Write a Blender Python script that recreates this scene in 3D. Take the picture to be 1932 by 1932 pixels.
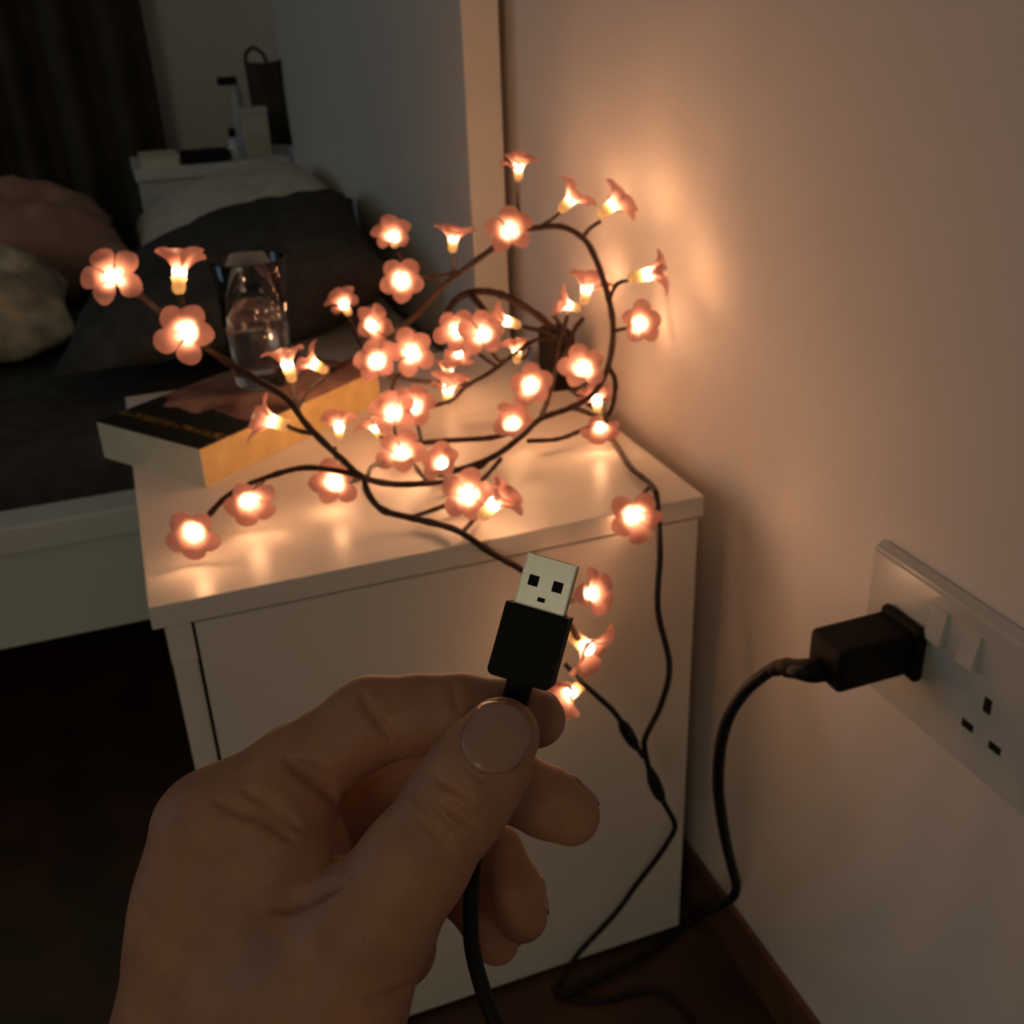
import bpy, bmesh, math, random
import numpy as np
from mathutils import Vector, Matrix, Quaternion

for o in list(bpy.data.objects):
    bpy.data.objects.remove(o)
SC = bpy.context.scene
COL = SC.collection
random.seed(7)
rng = np.random.default_rng(7)

# ------------------------------------------------------------------ camera
CAM_R = Matrix([[0.9372792, 0.2967017, 0.182964],[-0.3467442, 0.8473788, 0.4021413],[-0.0357238,-0.4403604, 0.8971101]])                                   # columns: right, forward, up
CAM_P = Vector([-0.3691,-0.6172, 0.7886])
cam_data = bpy.data.cameras.new('camera')
cam_data.sensor_width = 36.0
cam_data.lens = 36.0 * 1972.6227 / 1932.0
cam_data.clip_start = 0.02
cam_data.dof.use_dof = True
cam_data.dof.focus_distance = 0.270
cam_data.dof.aperture_fstop = 27.0
cam = bpy.data.objects.new('camera', cam_data)
COL.objects.link(cam)
M = Matrix.Identity(4)
for i in range(3):
    M[i][0] = CAM_R[i][0]; M[i][1] = CAM_R[i][2]; M[i][2] = -CAM_R[i][1]; M[i][3] = CAM_P[i]
cam.matrix_world = M
SC.camera = cam

# ------------------------------------------------------------------ world, lights, exposure
world = bpy.data.worlds.new('dim_room'); SC.world = world
world.use_nodes = True
wb = world.node_tree.nodes['Background']
wb.inputs['Color'].default_value = (1.0, 0.86, 0.60, 1)
wb.inputs['Strength'].default_value = 0.058
wl = bpy.data.lights.new('rear_fill_light', 'AREA')  # added warm fill from behind the camera, no known window there
wl.shape = 'RECTANGLE'; wl.size = 0.9; wl.size_y = 1.1
wl.energy = 5.6; wl.color = (1.0, 0.90, 0.68)
wlo = bpy.data.objects.new('rear_fill_light', wl); COL.objects.link(wlo)
wlo.location = (-1.9,-2.3, 1.45)
wlo.rotation_euler = (Vector((-0.2, 0.4, 0.4)) - Vector(wlo.location)).to_track_quat('-Z', 'Y').to_euler()
w2 = bpy.data.lights.new('left_window_light', 'AREA')
w2.shape = 'RECTANGLE'; w2.size = 0.8; w2.size_y = 1.0
w2.energy = 3.4; w2.color = (0.50, 0.74, 1.0)
w2o = bpy.data.objects.new('left_window_light', w2); COL.objects.link(w2o)
w2o.location = (-2.7, 0.9, 1.3)
w2o.rotation_euler = (Vector((0, 0.9, 0.5)) - Vector(w2o.location)).to_track_quat('-Z', 'Y').to_euler()
BULB_STRENGTH = 87.0
BULB_COLOR = (1.0, 0.50, 0.235)
SC.view_settings.view_transform = 'Standard'
SC.view_settings.look = 'None'
SC.view_settings.exposure = 0.0
SC.view_settings.gamma = 1.0
SC.view_settings.use_curve_mapping = False
SC.cycles.use_denoising = True
SC.cycles.max_bounces = 10
SC.cycles.sample_clamp_indirect = 4.0
SC.cycles.caustics_reflective = False
SC.cycles.caustics_refractive = False

# ------------------------------------------------------------------ materials
def mat(name, color, rough=0.5, metal=0.0, vary=0.06, vscale=30.0, bump=0.0, bscale=200.0, spec=0.5, **kw):
    m = bpy.data.materials.new(name); m.use_nodes = True
    nt = m.node_tree; b = nt.nodes['Principled BSDF']
    b.inputs['Roughness'].default_value = rough
    b.inputs['Metallic'].default_value = metal
    b.inputs['Specular IOR Level'].default_value = spec
    tc = nt.nodes.new('ShaderNodeTexCoord')
    n = nt.nodes.new('ShaderNodeTexNoise'); n.inputs['Scale'].default_value = vscale
    n.inputs['Detail'].default_value = 4
    nt.links.new(tc.outputs['Object'], n.inputs['Vector'])
    r = nt.nodes.new('ShaderNodeValToRGB')
    r.color_ramp.elements[0].position = 0.3; r.color_ramp.elements[1].position = 0.7
    r.color_ramp.elements[0].color = (*[c * (1 - vary) for c in color], 1)
    r.color_ramp.elements[1].color = (*[min(1, c * (1 + vary)) for c in color], 1)
    nt.links.new(n.outputs['Fac'], r.inputs['Fac'])
    nt.links.new(r.outputs['Color'], b.inputs['Base Color'])
    if bump:
        n2 = nt.nodes.new('ShaderNodeTexNoise'); n2.inputs['Scale'].default_value = bscale
        n2.inputs['Detail'].default_value = 3
        nt.links.new(tc.outputs['Object'], n2.inputs['Vector'])
        bp = nt.nodes.new('ShaderNodeBump'); bp.inputs['Strength'].default_value = bump
        bp.inputs['Distance'].default_value = 0.001
        nt.links.new(n2.outputs['Fac'], bp.inputs['Height'])
        nt.links.new(bp.outputs['Normal'], b.inputs['Normal'])
    for k, v in kw.items():
        b.inputs[k].default_value = v
    return m

def emit_mat(name, color, strength):
    m = bpy.data.materials.new(name); m.use_nodes = True
    nt = m.node_tree
    nt.nodes.remove(nt.nodes['Principled BSDF'])
    e = nt.nodes.new('ShaderNodeEmission')
    e.inputs['Color'].default_value = (*color, 1); e.inputs['Strength'].default_value = strength
    nt.links.new(e.outputs[0], nt.nodes['Material Output'].inputs['Surface'])
    return m

def petal_mat(name, color, trans):
    m = bpy.data.materials.new(name); m.use_nodes = True
    nt = m.node_tree
    nt.nodes.remove(nt.nodes['Principled BSDF'])
    d = nt.nodes.new('ShaderNodeBsdfDiffuse'); t = nt.nodes.new('ShaderNodeBsdfTranslucent')
    g = nt.nodes.new('ShaderNodeBsdfGlossy'); g.inputs['Roughness'].default_value = 0.35
    tc = nt.nodes.new('ShaderNodeTexCoord')
    n = nt.nodes.new('ShaderNodeTexNoise'); n.inputs['Scale'].default_value = 160
    nt.links.new(tc.outputs['Object'], n.inputs['Vector'])
    r = nt.nodes.new('ShaderNodeValToRGB')
    r.color_ramp.elements[0].color = (*[c * .88 for c in color], 1); r.color_ramp.elements[1].color = (*color, 1)
    nt.links.new(n.outputs['Fac'], r.inputs['Fac'])
    nt.links.new(r.outputs['Color'], d.inputs['Color'])
    nt.links.new(r.outputs['Color'], t.inputs['Color'])
    mx = nt.nodes.new('ShaderNodeMixShader'); mx.inputs[0].default_value = trans
    nt.links.new(d.outputs[0], mx.inputs[1]); nt.links.new(t.outputs[0], mx.inputs[2])
    m2 = nt.nodes.new('ShaderNodeMixShader'); m2.inputs[0].default_value = 0.04
    nt.links.new(mx.outputs[0], m2.inputs[1]); nt.links.new(g.outputs[0], m2.inputs[2])
    nt.links.new(m2.outputs[0], nt.nodes['Material Output'].inputs['Surface'])
    return m

M_WALL = mat('wall_paint', (0.74, 0.67, 0.62), 0.8, vary=0.02, vscale=8, bump=0.08, bscale=350)
M_BACKWALL = mat('back_wall_paint', (0.62, 0.62, 0.56), 0.85, vary=0.03, vscale=6)
M_FLOOR = mat('dark_wood_floor', (0.055, 0.028, 0.014), 0.45, vary=0.35, vscale=14, bump=0.1, bscale=80)
M_BASE = mat('brown_wood_trim', (0.13, 0.062, 0.035), 0.4, vary=0.2, vscale=40)
M_WHITE = mat('white_lacquer', (0.74, 0.68, 0.62), 0.38, vary=0.015, vscale=12, spec=0.32)
M_BEDWHITE = mat('white_bed_paint', (0.66, 0.66, 0.60), 0.5, vary=0.03, vscale=10)
M_HEAD = mat('pale_headboard_paint', (0.70, 0.66, 0.60), 0.45, vary=0.02, vscale=10)
M_DARK_CLOTH = mat('charcoal_cotton', (0.062, 0.058, 0.052), 0.95, vary=0.25, vscale=40, bump=0.4, bscale=500, spec=0.1)
M_CREAM_CLOTH = mat('cream_cotton', (0.55, 0.50, 0.42), 0.95, vary=0.08, vscale=30, bump=0.3, bscale=400, spec=0.1)
M_PINK_CLOTH = mat('dusty_pink_cotton', (0.34, 0.20, 0.16), 0.95, vary=0.15, vscale=18, bump=0.3, bscale=300, spec=0.1)
M_CURTAIN = mat('dark_curtain_fabric', (0.060, 0.050, 0.036), 0.95, vary=0.25, vscale=12, spec=0.05)
M_BLACK = mat('black_plastic', (0.0075, 0.0062, 0.0040), 0.6, vary=0.1, bump=0.15, bscale=900, spec=0.14)
M_CORD = mat('black_rubber_cord', (0.009, 0.008, 0.007), 0.6, vary=0.15, spec=0.25)
M_BRANCH = mat('dark_brown_branch_wrap', (0.030, 0.013, 0.007), 0.65, vary=0.4, vscale=250, bump=0.5, bscale=500, spec=0.3)
M_METAL = mat('brushed_steel', (0.60, 0.57, 0.48), 0.40, metal=0.85, vary=0.04, vscale=300, bump=0.02, bscale=2500)
M_HOLE = mat('dark_recess', (0.020, 0.016, 0.010), 0.7, spec=0.1)
M_SOCKET = mat('white_moulded_plastic', (0.60, 0.57, 0.52), 0.22, vary=0.02)
M_PAGES = mat('warm_lit_page_edges', (0.74, 0.55, 0.26), 0.9, vary=0.1, vscale=60, spec=0.1)  # orange glow of the flower lights put into the page colour
M_PAPER = mat('pale_paper', (0.66, 0.61, 0.47), 0.85, vary=0.06, vscale=60, spec=0.1)
M_SKIN = mat('skin', (0.42, 0.195, 0.115), 0.52, vary=0.16, vscale=70, bump=0.22, bscale=1100, spec=0.35,
             **{'Subsurface Weight': 0.12, 'Subsurface Radius': (1.0, 0.35, 0.2), 'Subsurface Scale': 0.002})
M_NAIL = mat('fingernail', (0.41, 0.215, 0.16), 0.28, vary=0.05, vscale=120, spec=0.5)
M_PETAL = petal_mat('pink_petal_plastic', (0.52, 0.28, 0.265), 0.5)
M_CALYX = petal_mat('pale_yellow_bulb_base', (0.17, 0.14, 0.08), 0.6)
M_BULB = emit_mat('lit_warm_bulb', BULB_COLOR, BULB_STRENGTH)
M_GLASS = mat('clear_glass', (1, 1, 1), 0.015, vary=0.0, **{'Transmission Weight': 1.0, 'IOR': 1.47})
M_WATER = mat('water', (0.95, 0.97, 1.0), 0.0, vary=0.0, **{'Transmission Weight': 1.0, 'IOR': 1.33})

# patterned blanket: pale ground with loose darker blotches
M_PATTERN = mat('patterned_blanket', (0.42, 0.37, 0.29), 0.95, vary=0.45, vscale=26, bump=0.3, bscale=300, spec=0.1)

def cover_mat():
    m = bpy.data.materials.new('printed_book_cover'); m.use_nodes = True
    nt = m.node_tree; b = nt.nodes['Principled BSDF']; b.inputs['Roughness'].default_value = 0.38
    tc = nt.nodes.new('ShaderNodeTexCoord'); sep = nt.nodes.new('ShaderNodeSeparateXYZ')
    nt.links.new(tc.outputs['Object'], sep.inputs[0])
    n = nt.nodes.new('ShaderNodeTexNoise'); n.inputs['Scale'].default_value = 22; n.inputs['Detail'].default_value = 3
    nt.links.new(tc.outputs['Object'], n.inputs['Vector'])
    r = nt.nodes.new('ShaderNodeValToRGB')      # the picture: brown and dusty pink shapes
    e = r.color_ramp.elements
    e[0].position = 0.36; e[0].color = (0.035, 0.018, 0.012, 1)
    e[1].position = 0.62; e[1].color = (0.34, 0.20, 0.16, 1)
    k = r.color_ramp.elements.new(0.48); k.color = (0.20, 0.10, 0.075, 1)
    nt.links.new(n.outputs['Fac'], r.inputs['Fac'])
    # black band at the foot of the cover with a wavy border
    md = nt.nodes.new('ShaderNodeMath'); md.operation = 'MULTIPLY_ADD'
    nt.links.new(n.outputs['Fac'], md.inputs[0]); md.inputs[1].default_value = 0.09
    nt.links.new(sep.outputs['X'], md.inputs[2])
    st = nt.nodes.new('ShaderNodeMath'); st.operation = 'GREATER_THAN'; st.inputs[1].default_value = -0.004
    nt.links.new(md.outputs[0], st.inputs[0])
    mx = nt.nodes.new('ShaderNodeMixRGB'); mx.inputs[1].default_value = (0.010, 0.008, 0.006, 1)
    nt.links.new(st.outputs[0], mx.inputs[0]); nt.links.new(r.outputs[0], mx.inputs[2])
    # illegible gold line of print inside the band
    w = nt.nodes.new('ShaderNodeTexNoise'); w.inputs['Scale'].default_value = 190
    nt.links.new(tc.outputs['Object'], w.inputs['Vector'])
    g1 = nt.nodes.new('ShaderNodeMath'); g1.operation = 'COMPARE'; g1.inputs[1].default_value = -0.083; g1.inputs[2].default_value = 0.0045
    nt.links.new(sep.outputs['X'], g1.inputs[0])
    g2 = nt.nodes.new('ShaderNodeMath'); g2.operation = 'GREATER_THAN'; g2.inputs[1].default_value = 0.5
    nt.links.new(w.outputs['Fac'], g2.inputs[0])
    g3 = nt.nodes.new('ShaderNodeMath'); g3.operation = 'MULTIPLY'
    nt.links.new(g1.outputs[0], g3.inputs[0]); nt.links.new(g2.outputs[0], g3.inputs[1])
    m3 = nt.nodes.new('ShaderNodeMixRGB'); m3.inputs[2].default_value = (0.16, 0.105, 0.02, 1)
    nt.links.new(g3.outputs[0], m3.inputs[0]); nt.links.new(mx.outputs[0], m3.inputs[1])
    nt.links.new(m3.outputs[0], b.inputs['Base Color'])
    return m
M_COVER = cover_mat()

# ------------------------------------------------------------------ helpers
def world_loc(o):
    p = Vector((0, 0, 0))
    while o is not None:
        p = p + o.location; o = o.parent
    return p

def tag(o, label=None, cat=None, group=None, kind=None):
    if label: o['label'] = label
    if cat: o['category'] = cat
    if group: o['group'] = group
    if kind: o['kind'] = kind
    return o

def empty(name, loc, label, cat, group=None):
    o = bpy.data.objects.new(name, None); COL.objects.link(o); o.location = loc
    o.empty_display_size = 0.02
    return tag(o, label, cat, group)

def link_mesh(name, me, m, parent=None, loc=(0, 0, 0), smooth=False):
    me.materials.append(m)
    if smooth:
        for p in me.polygons: p.use_smooth = True
    o = bpy.data.objects.new(name, me); COL.objects.link(o)
    o.location = loc
    if parent is not None: o.parent = parent
    return o

def mesh_obj(name, verts, faces, m, parent=None, smooth=False, local=False):
    """verts in world metres; the origin is put at the middle of the mesh."""
    v = np.array(verts, dtype=float)
    c = (v.min(0) + v.max(0)) / 2
    me = bpy.data.meshes.new(name)
    me.from_pydata((v - c).tolist(), [], faces)
    me.update()
    base = Vector(c) - (world_loc(parent) if (parent is not None and not local) else Vector((0, 0, 0)))
    return link_mesh(name, me, m, parent, base, smooth)

def bm_obj(name, bm, m, parent=None, smooth=False, local=False):
    bm.verts.index_update()
    bmesh.ops.recalc_face_normals(bm, faces=bm.faces)
    v = [tuple(x.co) for x in bm.verts]; bm.verts.ensure_lookup_table()
    f = [[x.index for x in fa.verts] for fa in bm.faces]
    bm.free()
    return mesh_obj(name, v, f, m, parent, smooth, local)

def box_bm(x0, x1, y0, y1, z0, z1, bev=0.0, seg=2):
    bm = bmesh.new()
    bmesh.ops.create_cube(bm, size=1.0)
    for vt in bm.verts:
        vt.co.x = x0 + (vt.co.x + .5) * (x1 - x0)
        vt.co.y = y0 + (vt.co.y + .5) * (y1 - y0)
        vt.co.z = z0 + (vt.co.z + .5) * (z1 - z0)
    if bev:
        bmesh.ops.bevel(bm, geom=list(bm.edges), offset=bev, segments=seg, affect='EDGES', profile=0.5)
    return bm

def box(name, x0, x1, y0, y1, z0, z1, m, parent=None, bev=0.0, seg=2, local=False):
    return bm_obj(name, box_bm(x0, x1, y0, y1, z0, z1, bev, seg), m, parent, False, local)

def catmull(P, n=5):
    P = np.array(P, float)
    if len(P) < 3: return np.array([P[0] + (P[-1] - P[0]) * t for t in np.linspace(0, 1, n + 1)])
    Q = np.vstack([2 * P[0] - P[1], P, 2 * P[-1] - P[-2]])
    out = []
    for i in range(1, len(Q) - 2):
        p0, p1, p2, p3 = Q[i - 1:i + 3]
        for t in np.linspace(0, 1, n, endpoint=False):
            out.append(.5 * ((2 * p1) + (-p0 + p2) * t + (2 * p0 - 5 * p1 + 4 * p2 - p3) * t * t + (-p0 + 3 * p1 - 3 * p2 + p3) * t ** 3))
    out.append(P[-1])
    return np.array(out)

def tube(name, pts, r, m, parent=None, sides=8, n=5, knob=0.0, radii=None):
    P = catmull(pts, n)
    N = len(P)
    rr = np.full(N, r) if radii is None else np.interp(np.linspace(0, 1, N), np.linspace(0, 1, len(radii)), radii)
    if knob: rr = rr * (1 + knob * np.abs(rng.normal(size=N)))
    T = np.gradient(P, axis=0); T /= np.linalg.norm(T, axis=1)[:, None] + 1e-12
    up = np.array([0, 0, 1.0]) if abs(T[0][2]) < .9 else np.array([1.0, 0, 0])
    a = np.cross(T[0], up); a /= np.linalg.norm(a)
    V = []; Fc = []
    for i in range(N):
        a = a - T[i] * (a @ T[i]); a /= np.linalg.norm(a) + 1e-12
        b = np.cross(T[i], a)
        for k in range(sides):
            an = 2 * math.pi * k / sides
            V.append(P[i] + rr[i] * (math.cos(an) * a + math.sin(an) * b))
    for i in range(N - 1):
        for k in range(sides):
            k2 = (k + 1) % sides
            Fc.append([i * sides + k, i * sides + k2, (i + 1) * sides + k2, (i + 1) * sides + k])
    V.append(P[0]); V.append(P[-1])
    for k in range(sides):
        Fc.append([len(V) - 2, (k + 1) % sides, k])
        Fc.append([len(V) - 1, (N - 1) * sides + k, (N - 1) * sides + (k + 1) % sides])
    return mesh_obj(name, V, Fc, m, parent, True)

def lathe(name, prof, m, parent=None, axis_xy=(0, 0), n=40, closed=False):
    V = []; Fc = []
    K = len(prof)
    for i in range(n):
        an = 2 * math.pi * i / n
        for r, z in prof: V.append((axis_xy[0] + r * math.cos(an), axis_xy[1] + r * math.sin(an), z))
    for i in range(n):
        j = (i + 1) % n
        for k in range(K if closed else K - 1):
            k2 = (k + 1) % K
            Fc.append([i * K + k, j * K + k, j * K + k2, i * K + k2])
    bm = bmesh.new()
    vs = [bm.verts.new(v) for v in V]
    for f in Fc: bm.faces.new([vs[i] for i in f])
    bmesh.ops.remove_doubles(bm, verts=bm.verts, dist=1e-6)
    bmesh.ops.dissolve_degenerate(bm, edges=bm.edges, dist=1e-7)
    return bm_obj(name, bm, m, parent, True)

def fbm(x, y, seed, oct=3, f0=1.0):
    r = np.random.default_rng(seed); s = 0; a = 1.0
    for o in range(oct):
        for _ in range(3):
            th = r.uniform(0, 2 * math.pi); ph = r.uniform(0, 2 * math.pi)
            s = s + a * np.sin(f0 * (x * math.cos(th) + y * math.sin(th)) + ph) / 3
        a *= .5; f0 *= 2.1
    return s

def pillow(name, center, ax_a, ax_b, ha, hb, ht, m, parent=None, seed=1, wr=0.006, n=44, sag=0.0, zmin=None):
    """a soft cushion: half sizes ha, hb along two axes and ht through its thickness"""
    a = np.array(ax_a, float); a /= np.linalg.norm(a)
    b = np.array(ax_b, float); b -= a * (a @ b); b /= np.linalg.norm(b)
    c = np.cross(a, b)
    U, W = np.meshgrid(np.linspace(-1, 1, n), np.linspace(-1, 1, n), indexing='ij')
    pin = 1 - .10 * (U ** 2) * (W ** 2) * 0 - 0.06 * ((1 - U ** 2) * W ** 4 + (1 - W ** 2) * U ** 4)
    th = (np.clip(1 - np.abs(U) ** 2.6, 0, 1) * np.clip(1 - np.abs(W) ** 2.6, 0, 1)) ** .45
    V = []; Fc = []
    base = np.array(center, float)
    for s in (1,-1):
        h = s * ht * th + wr * fbm(U * 3, W * 3, seed + (s > 0), 4, 2.2) * th ** .6 + sag * (U ** 2)
        P = base + (U * pin * ha)[..., None] * a + (W * pin * hb)[..., None] * b + h[..., None] * c
        if zmin is not None: P[..., 2] = np.maximum(P[..., 2], zmin + .004 * np.abs(fbm(P[..., 0] * 9, P[..., 1] * 9, 3, 2, 1.0)))
        off = len(V); V.extend(P.reshape(-1, 3).tolist())
        for i in range(n - 1):
            for j in range(n - 1):
                q = [off + i * n + j, off + (i + 1) * n + j, off + (i + 1) * n + j + 1, off + i * n + j + 1]
                Fc.append(q if s > 0 else q[::-1])
    bm = bmesh.new(); vs = [bm.verts.new(v) for v in V]
    for f in Fc: bm.faces.new([vs[i] for i in f])
    bmesh.ops.remove_doubles(bm, verts=bm.verts, dist=1e-5)
    return bm_obj(name, bm, m, parent, True)

# ------------------------------------------------------------------ the setting
XW = 0.030                                                   # face of the wall on the right
tag(box('floor',-3.2, XW + .1,-1.6, 2.2,-0.05, 0.0, M_FLOOR), kind='structure')
tag(box('wall_right', XW, XW + .1,-1.6, 2.2, 0.0, 2.3, M_WALL), kind='structure')
tag(box('wall_back',-3.2, XW, 2.06, 2.2, 0.0, 2.3, M_BACKWALL), kind='structure')
tag(box('baseboard_right', 0.0248, XW,-1.6, 2.06, 0.0, 0.056, M_BASE, bev=0.0012), kind='structure')

# curtain hanging at the far left
def curtain():
    nx, nz = 150, 10
    xs = np.linspace(-1.75,-0.262, nx); V = []; Fc = []
    for k, z in enumerate(np.linspace(0.03, 1.9, nz)):
        for i, x in enumerate(xs):
            y = 1.93 + .028 * math.sin(x * 62 + .4 * math.sin(x * 9)) + .012 * math.sin(x * 23 + 1)
            V.append((x + .01 * math.sin(z * 3), y, z))
    for k in range(nz - 1):
        for i in range(nx - 1):
            Fc.append([k * nx + i, k * nx + i + 1, (k + 1) * nx + i + 1, (k + 1) * nx + i])
    o = mesh_obj('curtain', V, Fc, M_CURTAIN, None, True)
    s = o.modifiers.new('thickness', 'SOLIDIFY'); s.thickness = 0.004
    tag(o, 'dark heavy curtain hanging in folds at the far left', 'curtain')
curtain()

# ------------------------------------------------------------------ bed
bed = empty('bed', (-1.0, 1.0, 0), 'white bed with a tall pale headboard behind the nightstand', 'bed')
box('headboard',-0.0226, 0.0165, 0.464, 1.62, 0.0, 1.25, M_HEAD, bed, bev=0.0015)
box('side_rail',-2.1,-0.0226, 0.470, 0.492, 0.178, 0.290, M_BEDWHITE, bed, bev=0.001)
box('rail_ledge',-2.1,-0.0226, 0.460, 0.510, 0.290, 0.3215, M_BEDWHITE, bed, bev=0.003)
box('far_side_rail',-2.1,-0.0226, 1.56, 1.60, 0.178, 0.3215, M_BEDWHITE, bed, bev=0.002)
box('slat_base',-2.1,-0.0226, 0.492, 1.56, 0.20, 0.225, M_BEDWHITE, bed)
for lx in (-2.06,-0.08):
    for ly in (0.515, 1.53):
        box('leg', lx - .02, lx + .02, ly - .02, ly + .02, 0, 0.2, M_BEDWHITE, bed, bev=.002)

def mattress():
    nx, ny = 120, 60
    X, Y = np.meshgrid(np.linspace(-2.08,-0.03, nx), np.linspace(0, 1, ny), indexing='ij')
    Yw = 0.512 + Y * 1.045
    edge = np.clip(np.minimum(Y, 1 - Y) * 1.045 / 0.05, 0, 1)
    rnd = np.sqrt(1 - (1 - edge) ** 2)
    Z = 0.262 + 0.113 * rnd + .005 * fbm(X * 6, Yw * 6, 5, 4, 1.0) * edge
    V = np.stack([X, Yw, Z],-1).reshape(-1, 3).tolist(); Fc = []
    for i in range(nx - 1):
        for j in range(ny - 1):
            Fc.append([i * ny + j, (i + 1) * ny + j, (i + 1) * ny + j + 1, i * ny + j + 1])
    off = len(V)
    for i in range(nx): V.append((X[i, 0], 0.512, 0.226))
    for i in range(nx): V.append((X[i, 0], 1.557, 0.226))
    for i in range(nx - 1):
        Fc.append([i * ny, off + i, off + i + 1, (i + 1) * ny])
        Fc.append([i * ny + ny - 1, (i + 1) * ny + ny - 1, off + nx + i + 1, off + nx + i])
    Fc.append([off, off + nx, off + 2 * nx - 1, off + nx - 1])
    o = mesh_obj('mattress', V, Fc, M_DARK_CLOTH, None, True)
    tag(o, 'mattress under a charcoal sheet on the white bed', 'mattress')
mattress()
tag(pillow('pillow', (-0.256, 0.845, 0.448), (0.94,-0.12, 0.30), (0.12, 1, 0.02), 0.212, 0.235, 0.082, M_DARK_CLOTH, seed=3, wr=0.010, zmin=0.420),
    'large charcoal pillow leaning on the headboard', 'pillow')
tag(pillow('pillow', (-0.195, 1.275, 0.462), (0.95, 0, 0.25), (0, 1, 0), 0.168, 0.165, 0.075, M_CREAM_CLOTH, seed=9, wr=0.006, zmin=0.384),
    'pale cream pillow behind the charcoal pillow', 'pillow')
tag(pillow('pillow', (-0.150, 0.755, 0.4005), (1, 0, 0.0), (0, 1, 0), 0.120, 0.170, 0.017, M_CREAM_CLOTH, seed=21, wr=0.001),
    'flat cream pillow tucked beneath the charcoal pillow', 'pillow')
tag(pillow('blanket', (-0.660, 1.26, 0.452), (1, 0.1, 0), (0, 1, 0.05), 0.290, 0.165, 0.092, M_PINK_CLOTH, seed=14, wr=0.022, zmin=0.384),
    'rumpled dusty pink quilt heaped on the bed at left', 'blanket')
tag(pillow('blanket', (-0.655, 0.945, 0.428), (1, 0.05, 0), (0, 1, 0.05), 0.200, 0.125, 0.075, M_PATTERN, seed=31, wr=0.024, zmin=0.384),
    'pale blotchy patterned blanket bunched in front of the pink quilt', 'blanket')

# ------------------------------------------------------------------ far bedside shelf and the things on it
fs = empty('bedside_cabinet', (-0.18, 1.82, 0), 'pale bedside cabinet beyond the bed by the back wall', 'cabinet')
box('cabinet_body',-0.326,-0.03, 1.66, 1.875, 0.0, 0.49, M_BEDWHITE, fs, bev=.002)
box('cabinet_top',-0.333,-0.026, 1.65, 1.885, 0.49, 0.512, M_BEDWHITE, fs, bev=.002)
bk = empty('book', (-0.285, 1.72, 0.512), 'yellowish book lying at the left end of the far bedside cabinet', 'book')
box('page_block',-0.315,-0.245, 1.675, 1.78, 0.514, 0.530, M_PAPER, bk)
box('cover',-0.317,-0.243, 1.673, 1.782, 0.530, 0.532, M_PAPER, bk)
box('cover',-0.317,-0.243, 1.673, 1.782, 0.512, 0.514, M_PAPER, bk)
tag(box('case',-0.238,-0.142, 1.675, 1.735, 0.512, 0.535, M_BLACK, bev=.006, seg=3), 'long black case lying on the far bedside cabinet', 'case')
bt = empty('bottle', (-0.130, 1.70, 0.512), 'small pale bottle with a dark cap beside the black case', 'bottle')
lathe('bottle_body', [(0.0, .512), (.0105, .512), (.0115, .516), (.0115, .548), (.006, .556), (0, .556)], mat('pale_blue_plastic', (.50, .55, .60), .3), bt, (-.130, 1.70), 24)
lathe('cap', [(0.0, .556), (.0075, .556), (.0075, .572), (0, .573)], M_BLACK, bt, (-.130, 1.70), 20)
bx = empty('box', (-0.08, 1.74, 0.512), 'upright cream box on the far bedside cabinet', 'box')
box('carton',-0.104,-0.052, 1.72, 1.77, 0.512, 0.598, M_CREAM_CLOTH, bx, bev=.001)
box('lid',-0.1055,-0.0505, 1.7185, 1.7715, 0.598, 0.606, M_CREAM_CLOTH, bx, bev=.001)
b3 = empty('bottle', (-0.097, 1.84, 0.512), 'slim pale spray bottle with a dark nozzle near the back wall', 'bottle')
lathe('bottle_body', [(0.0, .512), (.012, .512), (.013, .52), (.013, .628), (.008, .646), (0, .646)], mat('grey_plastic', (.36, .38, .37), .35), b3, (-.097, 1.84), 24)
box('nozzle',-0.131,-0.090, 1.832, 1.848, 0.6455, 0.662, M_BLACK, b3, bev=.003)
bg = empty('bag', (-0.03, 1.84, 0.512), 'dark soft bag slumped behind the cream box on the far cabinet', 'bag')
pillow('bag_body', (-0.030, 1.835, 0.603), (1, 0, 0), (-0.10, 0.12, 1), 0.040, 0.088, 0.026, M_CURTAIN, bg, seed=55, wr=.004, n=24, zmin=0.513)
tube('bag_handle', [(-.062, 1.845, .67), (-.064, 1.848, .700), (-.046, 1.85, .715), (-.026, 1.848, .700), (-.020, 1.845, .67)], .004, M_CURTAIN, bg)

# ------------------------------------------------------------------ nightstand
NX0, NX1, ND, NH = -0.400, 0.0, 0.434, 0.450
ns = empty('nightstand', (-0.2, 0.217, 0), 'white nightstand against the wall with glowing flower lights on top', 'nightstand')
box('tabletop', NX0, NX1, 0.0, ND, NH - .0165, NH, M_WHITE, ns, bev=.0008)
box('side_panel', NX0 + .0075, NX0 + .0235, 0.004, ND - .004, 0.0, NH - .0165, M_WHITE, ns, bev=.0008)
box('side_panel', NX1 - .0125, NX1 - .0035, 0.020, ND - .004, 0.0, NH - .0165, M_WHITE, ns, bev=.0006)
box('back_panel', NX0 + .0235, NX1 - .0125, ND - .012, ND - .006, 0.02, NH - .0165, M_WHITE, ns)
box('base_panel', NX0 + .0235, NX1 - .0125, 0.024, ND - .012, 0.02, 0.034, M_WHITE, ns)
box('drawer_front', NX0 + .0258, NX1 - .0035, 0.0015, 0.0185, 0.006, NH - .0185, M_WHITE, ns, bev=.0008)
box('corner_block', NX0 + .0072, NX0 + .0238, 0.0015, 0.0038, NH - .046, NH - .0168, M_WHITE, ns, bev=.0005)

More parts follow.
